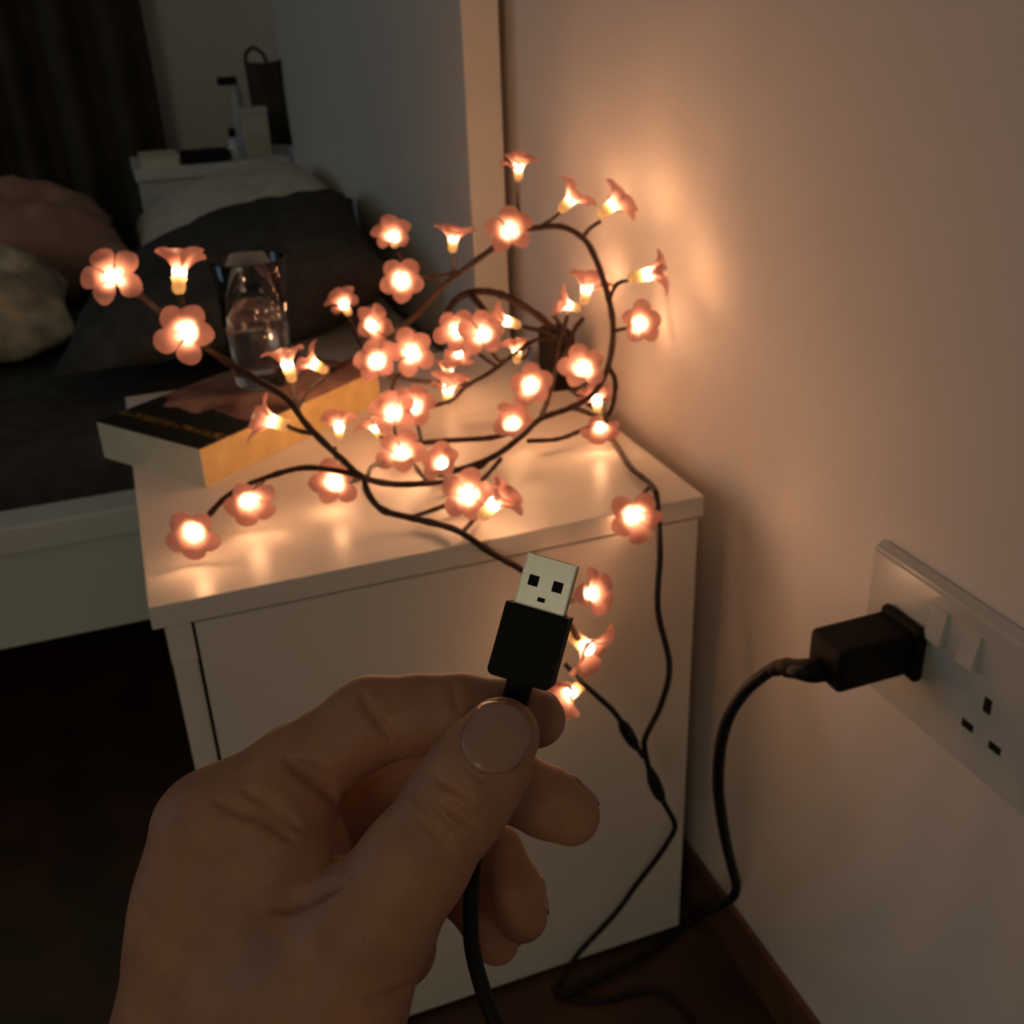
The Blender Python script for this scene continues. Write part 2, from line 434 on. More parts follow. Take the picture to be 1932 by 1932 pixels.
# ------------------------------------------------------------------ book under the glass
bt_ang = math.atan2(.597, .804)
book = bpy.data.objects.new('book', None); COL.objects.link(book)
bc = Vector((-0.3465, 0.176, 0)) + Vector((.804, .597, 0)) * .1085 + Vector((-.597, .804, 0)) * .063
book.location = (bc.x, bc.y, NH); book.rotation_euler = (0, 0, bt_ang)
tag(book, 'thick paperback under the drinking glass, overhanging the nightstand edge', 'book')
def lbox(name, x0, x1, y0, y1, z0, z1, m, bev=0):
    return box(name, x0, x1, y0, y1, z0, z1, m, book, bev, 2, True)
lbox('front_cover',-.1085, .1085,-.063, .063, .0325, .0336, M_COVER)
lbox('page_block',-.1078, .1078,-.0622, .060, .0009, .0325, M_PAGES)
lbox('back_cover',-.1085, .1085,-.063, .063, .0, .0009, M_PAPER)
lbox('spine',-.1085, .1085, .060, .0632, .0009, .0325, M_PAPER)
lbox('unlit_page_end',-.1083,-.1078,-.0622, .060, .0009, .0325, M_PAPER)  # thin added sheet: unlit tone of the page block's end, painted on

# ------------------------------------------------------------------ drinking glass on the book
gx, gy, gz = -0.2757, 0.317, NH + .0338
gl = empty('drinking_glass', (gx, gy, gz), 'clear tumbler part filled with water standing on the book', 'glass')
GH = .112
prof = [(0, gz), (.0245, gz), (.0262, gz + .002), (.0290, gz + .05), (.0328, gz + GH - .001), (.0320, gz + GH), (.0310, gz + GH - .001),
        (.0274, gz + .05), (.0246, gz + .016), (.020, gz + .0105), (0, gz + .009)]
lathe('glass_body', prof, M_GLASS, gl, (gx, gy), 48)
wp = [(0, gz + .0094), (.0198, gz + .0109), (.0243, gz + .0163), (.0271, gz + .05), (.0281, gz + .060), (0, gz + .060)]
lathe('water', wp, M_WATER, gl, (gx, gy), 48)

# ------------------------------------------------------------------ black box at the back of the nightstand
sp = empty('speaker', (-0.010, 0.30, NH), 'small black box standing at the back of the nightstand by the wall', 'speaker')
box('speaker_body',-0.0150, 0.0100, 0.262, 0.300, NH + .001, NH + .056, M_BLACK, sp, bev=.004, seg=3)
box('speaker_base',-0.0160, 0.0110, 0.261, 0.301, NH, NH + .004, M_BLACK, sp, bev=.001)

# ------------------------------------------------------------------ wall socket and charger
so = empty('double_socket', (XW,-0.2385, 0.385), 'white double wall socket with a black charger in its left half', 'socket')
bm = box_bm(0.0205, XW,-0.3155,-0.1615, 0.385, 0.4865)
for vt in bm.verts:
    if vt.co.x < .025:
        vt.co.y += .0035 if vt.co.y < -.23 else -.0035
        vt.co.z += .0035 if vt.co.z < .43 else -.0035
bmesh.ops.bevel(bm, geom=list(bm.edges), offset=.0016, segments=3, affect='EDGES')
bm_obj('face_plate', bm, M_SOCKET, so)
for yy in (-0.2260,-0.2515):
    bm = box_bm(0.0160, 0.0215, yy - .0068, yy + .0068, 0.4520, 0.4735)
    for vt in bm.verts:
        if vt.co.x < .019 and vt.co.z > .46: vt.co.x += .0036
    bmesh.ops.bevel(bm, geom=list(bm.edges), offset=.0006, segments=2, affect='EDGES')
    bm_obj('rocker_switch', bm, M_SOCKET, so)
for (yy, zz, wy, wz) in ((-0.2695, 0.4365, .0026, .0046), (-0.2588, 0.4158, .0042, .0024), (-0.2795, 0.4152, .0042, .0024)):
    box('pin_slot', 0.0202, 0.0222, yy - wy, yy + wy, zz - wz, zz + wz, M_HOLE, so)
for yy in (-0.1895,-0.2875):
    lathe('screw_cap', [(0, 0)], M_SOCKET, so) if False else None

cg = empty('wall_charger', (0.0,-0.2, 0.4375), 'black plug-in charger in the wall socket with its thick black cord', 'charger')
box('charger_body',-0.036, 0.0195,-0.2165,-0.1855, 0.4235, 0.4520, M_BLACK, cg, bev=.0035, seg=3)
box('charger_plug_base', 0.0130, 0.0204,-0.2215,-0.1850, 0.4205, 0.4560, M_BLACK, cg, bev=.0032, seg=3)
CH = [[-0.036,-0.199, 0.431],[-0.048,-0.196, 0.43],[-0.0458,-0.1732, 0.4188],[-0.0509,-0.1649, 0.4087],[-0.0564,-0.1545, 0.391],[-0.0618,-0.1469, 0.3679],[-0.0639,-0.1426, 0.3405],[-0.0611,-0.1385, 0.305],[-0.054,-0.1331, 0.2747],[-0.0374,-0.1174, 0.2254],[-0.0193,-0.1013, 0.1775],[-0.0057,-0.0881, 0.1441],[0.0013,-0.0754, 0.1163],[0.0003,-0.0593, 0.09],[0.0128, 0.0017, 0.0072],[-0.0338,-0.0131, 0.0072],[-0.0752,-0.0214, 0.0072],[-0.1084,-0.0262, 0.0072],[-0.1246,-0.0285, 0.0072],[-0.1332,-0.0274, 0.0072],[-0.138,-0.0184, 0.0072]]
tube('strain_relief', [(-.034,-.1995, .4310), (-.041,-.1970, .4300), (-.0465,-.186, .4260), (-.0470,-.177, .4215), (-.0490,-.170, .4145)], .004, M_BLACK, cg, 12, 6,
     radii=[.0075, .0075, .0072, .0060, .0062, .0048, .0050, .0034])
tube('charger_cord', CH, .0040, M_CORD, cg, 10, 8)

# ------------------------------------------------------------------ the flower lights: one garland of branches, twigs, wires and 48 lit blossoms
ga = empty('flower_light_garland', (-0.15, 0.2, NH), 'string of glowing pink blossom lights on dark twisted branches over the nightstand', 'string lights')
for name, r, pts in [["branch", 0.00235, [[-0.3787, 0.1653, 0.6188],[-0.3711, 0.1595, 0.6128],[-0.3553, 0.1301, 0.6009],[-0.344, 0.1102, 0.593],[-0.3298, 0.0936, 0.5819],[-0.3084, 0.0886, 0.5641],[-0.2858, 0.0879, 0.5438],[-0.2741, 0.0847, 0.5228],[-0.2548, 0.0818, 0.4963],[-0.2404, 0.0746, 0.4806],[-0.2186, 0.0787, 0.4692],[-0.1942, 0.0795, 0.4646],[-0.1681, 0.0862, 0.4608]]],["branch", 0.00235, [[-0.1814, 0.1144, 0.4563],[-0.1607, 0.1107, 0.4562],[-0.129, 0.109, 0.4629],[-0.1011, 0.1165, 0.4734],[-0.0812, 0.1255, 0.4815],[-0.0553, 0.1203, 0.4891],[-0.0361, 0.1189, 0.4993],[-0.0176, 0.1324, 0.515],[-0.0041, 0.1522, 0.5394],[-0.0013, 0.1709, 0.566],[-0.0039, 0.1919, 0.5931],[-0.0105, 0.201, 0.6063],[-0.0287, 0.2011, 0.6169],[-0.0524, 0.1986, 0.6188],[-0.0719, 0.2091, 0.6147],[-0.0834, 0.2234, 0.6002],[-0.1052, 0.2439, 0.5797],[-0.1224, 0.2538, 0.5643],[-0.141, 0.2614, 0.5437],[-0.1641, 0.2715, 0.525],[-0.1878, 0.2924, 0.5038],[-0.2169, 0.3011, 0.4895]]],["branch", 0.00235, [[-0.2404, 0.0746, 0.4806],[-0.2396, 0.0656, 0.4707],[-0.2329, 0.0529, 0.4621],[-0.2171, 0.0426, 0.4576],[-0.1988, 0.0248, 0.456],[-0.1889, 0.0062, 0.4564],[-0.1703,-0.0058, 0.4414],[-0.1548,-0.0215, 0.4328],[-0.1439,-0.0378, 0.4203],[-0.1356,-0.0477, 0.4068],[-0.1257,-0.0521, 0.3869]]],["branch", 0.00202, [[-0.2388, 0.0734, 0.4795],[-0.2566, 0.0777, 0.487],[-0.2819, 0.0832, 0.492],[-0.3086, 0.0848, 0.4885],[-0.3337, 0.0888, 0.4792],[-0.3493, 0.0882, 0.4675],[-0.3572, 0.0897, 0.4583]]],["twig", 0.00157, [[-0.3086, 0.0848, 0.4885],[-0.3143, 0.089, 0.4812],[-0.3192, 0.0931, 0.4745]]],["branch", 0.00213, [[-0.1961, 0.1682, 0.4635],[-0.1725, 0.1551, 0.4656],[-0.1531, 0.1438, 0.4683],[-0.1224, 0.1335, 0.469],[-0.1019, 0.138, 0.4689]]],["branch", 0.00179, [[-0.0914, 0.1307, 0.4618],[-0.0652, 0.1315, 0.4584],[-0.0438, 0.1364, 0.4595],[-0.0241, 0.1422, 0.4613]]],["branch", 0.00213, [[-0.0063, 0.2429, 0.5309],[-0.0188, 0.2311, 0.511],[-0.0376, 0.199, 0.4934],[-0.0607, 0.1573, 0.4884],[-0.0812, 0.1255, 0.4815]]],["branch", 0.00202, [[-0.0462, 0.2568, 0.5193],[-0.0267, 0.2473, 0.5142],[-0.017, 0.2333, 0.5052]]],["branch", 0.00202, [[-0.0115, 0.2647, 0.5237],[-0.0097, 0.2478, 0.5152],[-0.011, 0.2351, 0.5013]]],["branch", 0.00202, [[-0.0004, 0.2228, 0.5302],[-0.0069, 0.226, 0.5205],[-0.0139, 0.2259, 0.5043],[-0.0261, 0.2094, 0.4984]]],["branch", 0.0019, [[-0.1543, 0.2168, 0.4717],[-0.1301, 0.2162, 0.4754],[-0.1106, 0.23, 0.4812],[-0.0825, 0.2458, 0.485],[-0.0559, 0.2539, 0.4959],[-0.0336, 0.2568, 0.5051],[-0.0197, 0.2366, 0.5096]]],["branch", 0.0019, [[-0.2065, 0.1716, 0.5313],[-0.169, 0.2246, 0.4996],[-0.1477, 0.2354, 0.4892],[-0.1237, 0.2353, 0.4825],[-0.1065, 0.2349, 0.482]]],["branch", 0.00213, [[-0.0177, 0.1321, 0.5142],[-0.0108, 0.1343, 0.5006],[-0.0097, 0.1403, 0.4787],[-0.016, 0.1374, 0.4688]]],["branch", 0.00213, [[-0.0553, 0.1203, 0.4891],[-0.0356, 0.1307, 0.4768],[-0.0169, 0.1417, 0.4651],[-0.0168, 0.1334, 0.456],[-0.0266, 0.0922, 0.4564],[-0.0332, 0.0553, 0.456],[-0.0323, 0.0264, 0.4556],[-0.0368, 0.0073, 0.4566]]],["branch", 0.00314, [[-0.1029, 0.3135, 0.5107],[-0.0978, 0.3186, 0.5241],[-0.0829, 0.3303, 0.5338],[-0.0652, 0.3266, 0.5386],[-0.0476, 0.3081, 0.5376],[-0.0296, 0.2789, 0.5276],[-0.0174, 0.2507, 0.5155]]],["branch", 0.00314, [[-0.0725, 0.3288, 0.538],[-0.0682, 0.3112, 0.5298],[-0.0646, 0.2924, 0.5187],[-0.0663, 0.2745, 0.5058]]],["twig", 0.00157, [[-0.3412, 0.1558, 0.61],[-0.3423, 0.1317, 0.6015],[-0.343, 0.1125, 0.5934]]],["twig", 0.00157, [[-0.2723, 0.1479, 0.5321],[-0.276, 0.1122, 0.529],[-0.2764, 0.0919, 0.5238]]],["twig", 0.00157, [[-0.2243, 0.2692, 0.5026],[-0.2349, 0.2382, 0.504],[-0.2526, 0.2, 0.5095],[-0.2677, 0.1503, 0.517],[-0.2768, 0.1106, 0.5255]]],["twig", 0.00157, [[-0.2859, 0.109, 0.5161],[-0.2798, 0.0951, 0.5163],[-0.272, 0.0862, 0.5158]]],["twig", 0.00157, [[-0.2512, 0.1181, 0.489],[-0.2554, 0.0919, 0.4925],[-0.254, 0.0828, 0.4941]]],["twig", 0.00157, [[-0.2567, 0.1012, 0.4641],[-0.2516, 0.0911, 0.4708],[-0.2406, 0.0762, 0.4791]]],["twig", 0.00157, [[-0.1903, 0.3244, 0.5296],[-0.188, 0.3092, 0.5132],[-0.1853, 0.2922, 0.5051]]],["twig", 0.00157, [[-0.176, 0.2926, 0.5235],[-0.1705, 0.2768, 0.5196]]],["twig", 0.00157, [[-0.1981, 0.1768, 0.5241],[-0.186, 0.2004, 0.5096],[-0.1709, 0.2258, 0.5005]]],["twig", 0.00157, [[-0.172, 0.1896, 0.5209],[-0.1808, 0.1979, 0.5082],[-0.1863, 0.2044, 0.4944]]],["twig", 0.00157, [[-0.1463, 0.2993, 0.5904],[-0.1418, 0.2921, 0.5795],[-0.1354, 0.2736, 0.5709]]],["twig", 0.00157, [[-0.1354, 0.2736, 0.5709],[-0.1203, 0.2584, 0.5747],[-0.1061, 0.2442, 0.5797]]],["twig", 0.00157, [[-0.1546, 0.2562, 0.57],[-0.1449, 0.2654, 0.5715],[-0.1354, 0.2736, 0.5709]]],["twig", 0.00157, [[-0.0941, 0.2992, 0.5799],[-0.1049, 0.2666, 0.5782],[-0.1119, 0.2496, 0.5747]]],["twig", 0.00157, [[-0.0352, 0.2859, 0.6394],[-0.0528, 0.2387, 0.6276],[-0.0629, 0.2053, 0.6179]]],["twig", 0.00157, [[-0.0076, 0.2537, 0.6187],[-0.0283, 0.2254, 0.6185],[-0.0504, 0.2, 0.6184]]],["twig", 0.00157, [[0.0189, 0.229, 0.6119],[0.0029, 0.2157, 0.6095],[-0.0103, 0.2005, 0.6055]]],["twig", 0.00157, [[0.0244, 0.1726, 0.5729],[0.0125, 0.1795, 0.5692],[0.0008, 0.1681, 0.5619]]],["twig", 0.00157, [[0.015, 0.1561, 0.5372],[0.0037, 0.1551, 0.5367],[-0.0041, 0.1522, 0.5371]]],["twig", 0.00157, [[-0.1103, 0.2391, 0.5215],[-0.0934, 0.2479, 0.5045],[-0.0769, 0.2464, 0.49]]],["twig", 0.00157, [[-0.1001, 0.2032, 0.5274],[-0.0831, 0.2202, 0.5036],[-0.0652, 0.25, 0.4933]]],["twig", 0.00157, [[-0.0468, 0.2581, 0.4873],[-0.0394, 0.2559, 0.4995]]],["twig", 0.00157, [[-0.072, 0.1687, 0.4913],[-0.0632, 0.1582, 0.4885]]],["twig", 0.00157, [[-0.041, 0.1278, 0.5131],[-0.0289, 0.1264, 0.5072]]],["twig", 0.00157, [[-0.1931, 0.1769, 0.4823],[-0.1922, 0.1714, 0.4724],[-0.1912, 0.1663, 0.4633]]],["twig", 0.00157, [[-0.1682, 0.1948, 0.4767],[-0.17, 0.1792, 0.4682],[-0.174, 0.1577, 0.4649]]],["twig", 0.00157, [[-0.2038, 0.1743, 0.4701],[-0.1984, 0.1583, 0.4657],[-0.1979, 0.1402, 0.4651]]],["twig", 0.00157, [[-0.2002, 0.1347, 0.4645],[-0.2244, 0.1118, 0.4721],[-0.2367, 0.078, 0.4785]]],["twig", 0.00157, [[-0.1928, 0.1216, 0.4669],[-0.1915, 0.0963, 0.4646],[-0.1891, 0.08, 0.4643]]],["twig", 0.00157, [[-0.1703, 0.1041, 0.4597],[-0.1808, 0.0905, 0.4605],[-0.1892, 0.0798, 0.4639]]],["twig", 0.00157, [[-0.1504, 0.1125, 0.4553],[-0.141, 0.1075, 0.4565],[-0.1312, 0.1092, 0.4618]]],["twig", 0.00157, [[-0.1674, 0.0605, 0.4551],[-0.1839, 0.0539, 0.4561],[-0.2037, 0.0487, 0.4555],[-0.2151, 0.0429, 0.4571]]],["twig", 0.00157, [[-0.1666, 0.0321, 0.4554],[-0.1768, 0.0195, 0.456],[-0.1873, 0.0077, 0.4558]]],["twig", 0.00157, [[-0.0587,-0.0036, 0.4549],[-0.0472, 0.0093, 0.4557],[-0.0326, 0.0241, 0.4553]]],["twig", 0.00157, [[-0.1133,-0.0316, 0.4074],[-0.1261,-0.0378, 0.4096],[-0.1379,-0.042, 0.4118]]],["twig", 0.00157, [[-0.1654, 0.0665, 0.4566],[-0.1397, 0.0918, 0.4567],[-0.1239, 0.1045, 0.4623]]],["twig", 0.00157, [[-0.1674, 0.0859, 0.4608],[-0.1622, 0.0763, 0.4571],[-0.1639, 0.0646, 0.4562]]],["lead_wire", 0.0023, [[-0.03, 0.0203, 0.4498],[-0.0421,-0.0058, 0.4483],[-0.05,-0.0258, 0.4225],[-0.0552,-0.0346, 0.3839],[-0.0506,-0.0466, 0.3413],[-0.0579,-0.049, 0.309],[-0.0693,-0.0475, 0.2816],[-0.0699,-0.0483, 0.2682],[-0.0651,-0.0497, 0.2461],[-0.0546,-0.0508, 0.217],[-0.0413,-0.0482, 0.1855],[-0.0443,-0.0451, 0.1668],[-0.0529,-0.038, 0.1405],[-0.0542,-0.008, 0.0856],[-0.0735,-0.006, 0.0563],[-0.1071,-0.006, 0.0245],[-0.1218,-0.01, 0.0106],[-0.1323,-0.0165, 0.0025],[-0.1309,-0.0265, 0.0025],[-0.1187,-0.0379, 0.0025],[-0.0966,-0.045, 0.0025],[-0.0719,-0.0468, 0.0025],[-0.0521,-0.0536, 0.0025],[-0.0444,-0.0684, 0.0025],[-0.0403,-0.0937, 0.0025],[-0.0403,-0.1247, 0.0025]]],["lead_wire", 0.002, [[-0.1388,-0.0579, 0.3737],[-0.1324,-0.0651, 0.3642],[-0.1208,-0.0705, 0.3502],[-0.1056,-0.0689, 0.3295],[-0.0873,-0.0583, 0.294],[-0.0718,-0.0495, 0.2646]]],["cable_joint", 0.0048, [[-0.0989,-0.0657, 0.3173],[-0.0926,-0.0618, 0.3041],[-0.0861,-0.0578, 0.2913],[-0.0799,-0.0545, 0.279]]],["cable_joint", 0.0052, [[-0.066,-0.0495, 0.2504],[-0.0618,-0.0502, 0.236],[-0.0582,-0.0509, 0.2257],[-0.0546,-0.0508, 0.217]]]]:
    wire = name in ('lead_wire', 'cable_joint')
    if name == 'cable_joint':
        tube(name, pts, r, M_CORD, ga, 10, 5, radii=[r * .55, r, r, r * .9, r * .5])
    else:
        tube(name, pts, r, M_CORD if wire else M_BRANCH, ga, 8, 6, knob=0.0 if wire else 0.12)

def petal_mesh(seed):
    r = np.random.default_rng(seed)
    nu, nv = 9, 12
    V = []; Fc = []
    L = .0168 * (1 + .05 * r.normal()); Wd = .0080
    curl = .22 + .10 * r.normal(); tw = .10 * r.normal()
    for j in range(nv):
        t = math.sin(.5 * math.pi * j / (nv - 1))
        w = Wd * (0.24 + 0.76 * math.sin(min(1, t / .62) * math.pi / 2) ** 1.5) if t < .62 else Wd * math.sqrt(max(0.0, 1 - ((t - .62) / .39) ** 2.3))
        w = max(w, Wd * .10)
        for i in range(nu):
            u = -1 + 2 * i / (nu - 1)
            x = .0040 + t * L * (1 - .03 * u * u * t) - .0007 * math.exp(-(u / .22) ** 2) * max(0, (t - .85) / .15)
            y = u * w
            z = .0035 * t ** 1.2 + .0034 * u * u * (w / Wd) * (1 - .35 * t) + curl * .006 * math.sin(t * math.pi) - .0055 * t ** 3 + tw * u * w
            V.append((x, y, z))
    for j in range(nv - 1):
        for i in range(nu - 1):
            Fc.append([j * nu + i, j * nu + i + 1, (j + 1) * nu + i + 1, (j + 1) * nu + i])
    me = bpy.data.meshes.new('petal'); me.from_pydata(V, [], Fc); me.materials.append(M_PETAL)
    for p in me.polygons: p.use_smooth = True
    return me
PETALS = [petal_mesh(s) for s in range(5)]

def sphere_mesh(name, rx, rz, zc, m):
    bm = bmesh.new(); bmesh.ops.create_uvsphere(bm, u_segments=14, v_segments=9, radius=1.0)
    for v in bm.verts: v.co = Vector((v.co.x * rx, v.co.y * rx, v.co.z * rz + zc))
    me = bpy.data.meshes.new(name); bm.to_mesh(me); bm.free(); me.materials.append(m)
    for p in me.polygons: p.use_smooth = True
    return me
BULB = sphere_mesh('bulb', .0040, .0046, .0036, M_BULB)
def calyx_mesh():
    prof = [(.0,-.0095), (.0018,-.0092), (.0034,-.0078), (.0040,-.0055), (.0036,-.0032), (.0040,-.0010), (.0046, .0002)]
    n = 12; V = []; Fc = []
    for r, z in prof:
        for k in range(n): V.append((r * math.cos(2 * math.pi * k / n), r * math.sin(2 * math.pi * k / n), z))
    for j in range(len(prof) - 1):
        for k in range(n): Fc.append([j * n + k, j * n + (k + 1) % n, (j + 1) * n + (k + 1) % n, (j + 1) * n + k])
    me = bpy.data.meshes.new('flower'); me.from_pydata(V, [], Fc); me.materials.append(M_CALYX)
    for p in me.polygons: p.use_smooth = True
    return me
CALYX = calyx_mesh()

FLOWERS = [[-0.3831, 0.1634, 0.6235,-0.277,-0.803, 0.527, 1.06],[-0.3401, 0.1581, 0.6196, 0.219, 0.507, 0.833, 1.23],[-0.3431, 0.0891, 0.5985,-0.227,-0.927, 0.297, 1.04],[-0.2718, 0.1638, 0.5403,-0.135, 0.292, 0.947, 1.102],[-0.2364, 0.2543, 0.5112,-0.75, 0.354, 0.56, 1.102],[-0.292, 0.1123, 0.5184,-0.86, 0.315, 0.4, 1.16],[-0.2364, 0.1785, 0.4788, 0.04,-0.154, 0.987, 0.95],[-0.258, 0.0948, 0.4713,-0.266,-0.899, 0.347, 0.95],[-0.3215, 0.0877, 0.4739,-0.04,-0.997,-0.064, 1.0],[-0.3627, 0.0552, 0.4722,-0.144,-0.99, 0.009, 1.0],[-0.1913, 0.3346, 0.5372,-0.391,-0.372, 0.842, 1.0],[-0.1815, 0.2808, 0.5312, 0.333,-0.84, 0.428, 1.0],[-0.2026, 0.1609, 0.536,-0.357,-0.74, 0.569, 1.0],[-0.1725, 0.1737, 0.5354,-0.23,-0.819, 0.525, 1.0],[-0.1502, 0.295, 0.6023,-0.255,-0.611, 0.75, 1.0],[-0.0923, 0.3053, 0.5929, 0.12,-0.077, 0.99, 1.102],[-0.1574, 0.2488, 0.5765,-0.106,-0.941, 0.323, 1.0],[-0.0767, 0.1955, 0.6192,-0.343,-0.829, 0.442, 1.0],[-0.0323, 0.291, 0.6512, 0.006,-0.233, 0.972, 0.98],[-0.0184, 0.2112, 0.6342, 0.755,-0.053, 0.653, 1.102],[-0.0187, 0.1304, 0.6421, 0.846, 0.044, 0.532, 1.102],[-0.0179, 0.0738, 0.6018, 0.936,-0.293, 0.196, 1.16],[0.0075, 0.1306, 0.5465,-0.086,-0.902, 0.422, 0.98],[0.004, 0.2266, 0.5518, 0.206,-0.007, 0.978, 1.16],[-0.0025, 0.2443, 0.536,-0.905, 0.213, 0.367, 0.986],[-0.1181, 0.2245, 0.5335,-0.334,-0.808, 0.486, 0.95],[-0.1072, 0.1878, 0.5385,-0.193,-0.857, 0.479, 1.0],[-0.0575, 0.2578, 0.525,-0.914, 0.169, 0.369, 1.102],[-0.1084, 0.2541, 0.5063,-0.373,-0.619,-0.691, 0.812],[-0.0503, 0.2622, 0.4928, 0.232, 0.543, 0.807, 0.986],[-0.1112, 0.2856, 0.4742, 0.144, 0.127, 0.981, 1.044],[-0.1299, 0.224, 0.4792, 0.058,-0.111, 0.992, 1.102],[-0.0777, 0.157, 0.4991,-0.211,-0.897, 0.39, 1.0],[-0.0494, 0.1119, 0.5222,-0.418,-0.737, 0.531, 1.0],[-0.0163, 0.1572, 0.4727,-0.088,-0.003, 0.996, 1.044],[-0.0325, 0.1164, 0.4719,-0.266,-0.839,-0.475, 0.9],[-0.1011, 0.1398, 0.4729,-0.051,-0.678, 0.733, 1.0],[-0.1925, 0.1683, 0.4889,-0.301,-0.734, 0.609, 1.0],[-0.172, 0.1832, 0.486,-0.133,-0.718, 0.683, 1.0],[-0.2039, 0.1843, 0.4712,-0.362, 0.206, 0.909, 0.986],[-0.1989, 0.126, 0.4713,-0.136,-0.742, 0.657, 1.0],[-0.1755, 0.0874, 0.4718,-0.417,-0.574, 0.705, 0.95],[-0.1747, 0.0316, 0.4716,-0.334,-0.808, 0.486, 1.0],[-0.1698,-0.0033, 0.476, 0.632,-0.268, 0.727, 1.16],[-0.0608,-0.0036, 0.4489,-0.343,-0.936, 0.085, 1.05],[-0.1119,-0.0358, 0.4116, 0.402,-0.821, 0.406, 1.0],[-0.1235,-0.0525, 0.3831, 0.405,-0.857,-0.317, 1.218],[-0.1359,-0.0675, 0.357,-0.898,-0.436,-0.055, 1.05]]
for x, y, z, nx, ny, nz, s in FLOWERS:
    fo = bpy.data.objects.new('flower', CALYX); COL.objects.link(fo); fo.parent = ga
    q = Vector((nx, ny, nz)).to_track_quat('Z', 'Y') @ Quaternion((0, 0, 1), random.uniform(0, 6.28))
    fo.rotation_mode = 'QUATERNION'; fo.rotation_quaternion = q
    fo.location = Vector((x, y, z)) - ga.location
    fo.scale = (s, s, s)
    b = bpy.data.objects.new('bulb', BULB); COL.objects.link(b); b.parent = fo
    cup = random.uniform(.30, .56) + (.28 if abs(ny) < .55 or nz > .7 else 0)
    for k in range(5):
        p = bpy.data.objects.new('petal', PETALS[(k + random.randrange(5)) % 5]); COL.objects.link(p); p.parent = fo
        p.rotation_euler = (random.gauss(0, .10),-cup + random.gauss(0, .10), k * 2 * math.pi / 5 + random.gauss(0, .06))
        p.location = (0, 0,-.0005 + .0006 * (k % 2))

# ------------------------------------------------------------------ hand (modelled in its own frame: right, forward, up; then placed)
HO = Vector([-0.33971,-0.40966, 0.58328])                      # hand origin in the camera-free world frame
HM = Matrix.Translation(HO) @ CAM_R.to_4x4()
EYE = np.array([0.03708,-0.275, 0.09536])
HAND = {"palm": [[[-0.04469, 0.008, 0.00899, 0.0148],[-0.04556, 0.01,-0.01358, 0.0172],[-0.04527, 0.01,-0.03236, 0.019],[-0.04903, 0.01,-0.05403, 0.0205],[-0.05285, 0.013,-0.07751, 0.024],[-0.06572, 0.025,-0.12577, 0.0275]],[[-0.04525, 0.028,-0.00356, 0.0145],[-0.04191, 0.027,-0.03233, 0.0175],[-0.03859, 0.02,-0.06675, 0.022]],[[-0.04464, 0.05,-0.01898, 0.014],[-0.03804, 0.043,-0.04715, 0.0165],[-0.03497, 0.03,-0.07225, 0.021],[-0.04532, 0.04,-0.13683, 0.026]],[[-0.04024, 0.067,-0.03537, 0.013],[-0.03017, 0.06,-0.05986, 0.015],[-0.02837, 0.043,-0.081, 0.02]],[[-0.01828, 0.06,-0.03949, 0.016],[0.00029, 0.061,-0.045, 0.0115]],[[-0.03448, 0.004,-0.00846, 0.0115],[-0.02166,-0.003,-0.01826, 0.0145],[-0.02396,-0.005,-0.03933, 0.02],[-0.04036, 0.01,-0.08293, 0.024]],[[-0.02831, 0.0018, 0.01411, 0.0116],[-0.02137, 0.0035, 0.00443, 0.0112],[-0.02139,-0.001,-0.0066, 0.01]]], "thumb": [[0.03433,-0.0165, 0.03992, 0.0096],[0.0291,-0.017, 0.03205, 0.0117],[0.02351,-0.0175, 0.02382, 0.0122],[0.01276,-0.017, 0.00851, 0.0131],[0.00216,-0.016,-0.00627, 0.0158],[-0.00954,-0.013,-0.02604, 0.0205],[-0.01362,-0.009,-0.04273, 0.0225],[-0.02859, 0.003,-0.07855, 0.023]], "index": [[0.04393, 0.0065, 0.03956, 0.0076],[0.03623, 0.0062, 0.04033, 0.0092],[0.0231, 0.0065, 0.04141, 0.0097],[0.01188, 0.0075, 0.04065, 0.0101],[-0.00115, 0.0085, 0.03873, 0.0114],[-0.02127, 0.0085, 0.02493, 0.0122],[-0.03981, 0.008, 0.01086, 0.014]], "middle": [[0.05426, 0.033, 0.00604, 0.0088],[0.04711, 0.034, 0.00967, 0.0098],[0.03692, 0.037, 0.01374, 0.01],[0.0201, 0.041, 0.01494, 0.0104],[0.00408, 0.041, 0.01302, 0.011],[-0.02043, 0.035, 0.00515, 0.012],[-0.04244, 0.029,-0.00312, 0.0138]], "ring": [[0.04008, 0.053,-0.03135, 0.0082],[0.03692, 0.055,-0.02409, 0.0092],[0.03014, 0.059,-0.01402, 0.0098],[0.01207, 0.063,-0.00642, 0.0106],[-0.01795, 0.058,-0.01167, 0.0118],[-0.04323, 0.051,-0.01851, 0.0134]], "pinky": [[0.03191, 0.065,-0.04426, 0.0075],[0.02824, 0.067,-0.0371, 0.0083],[0.02204, 0.07,-0.02952, 0.0088],[0.00603, 0.073,-0.02355, 0.0095],[-0.01675, 0.072,-0.02848, 0.0105],[-0.0396, 0.068,-0.03575, 0.0126]]}
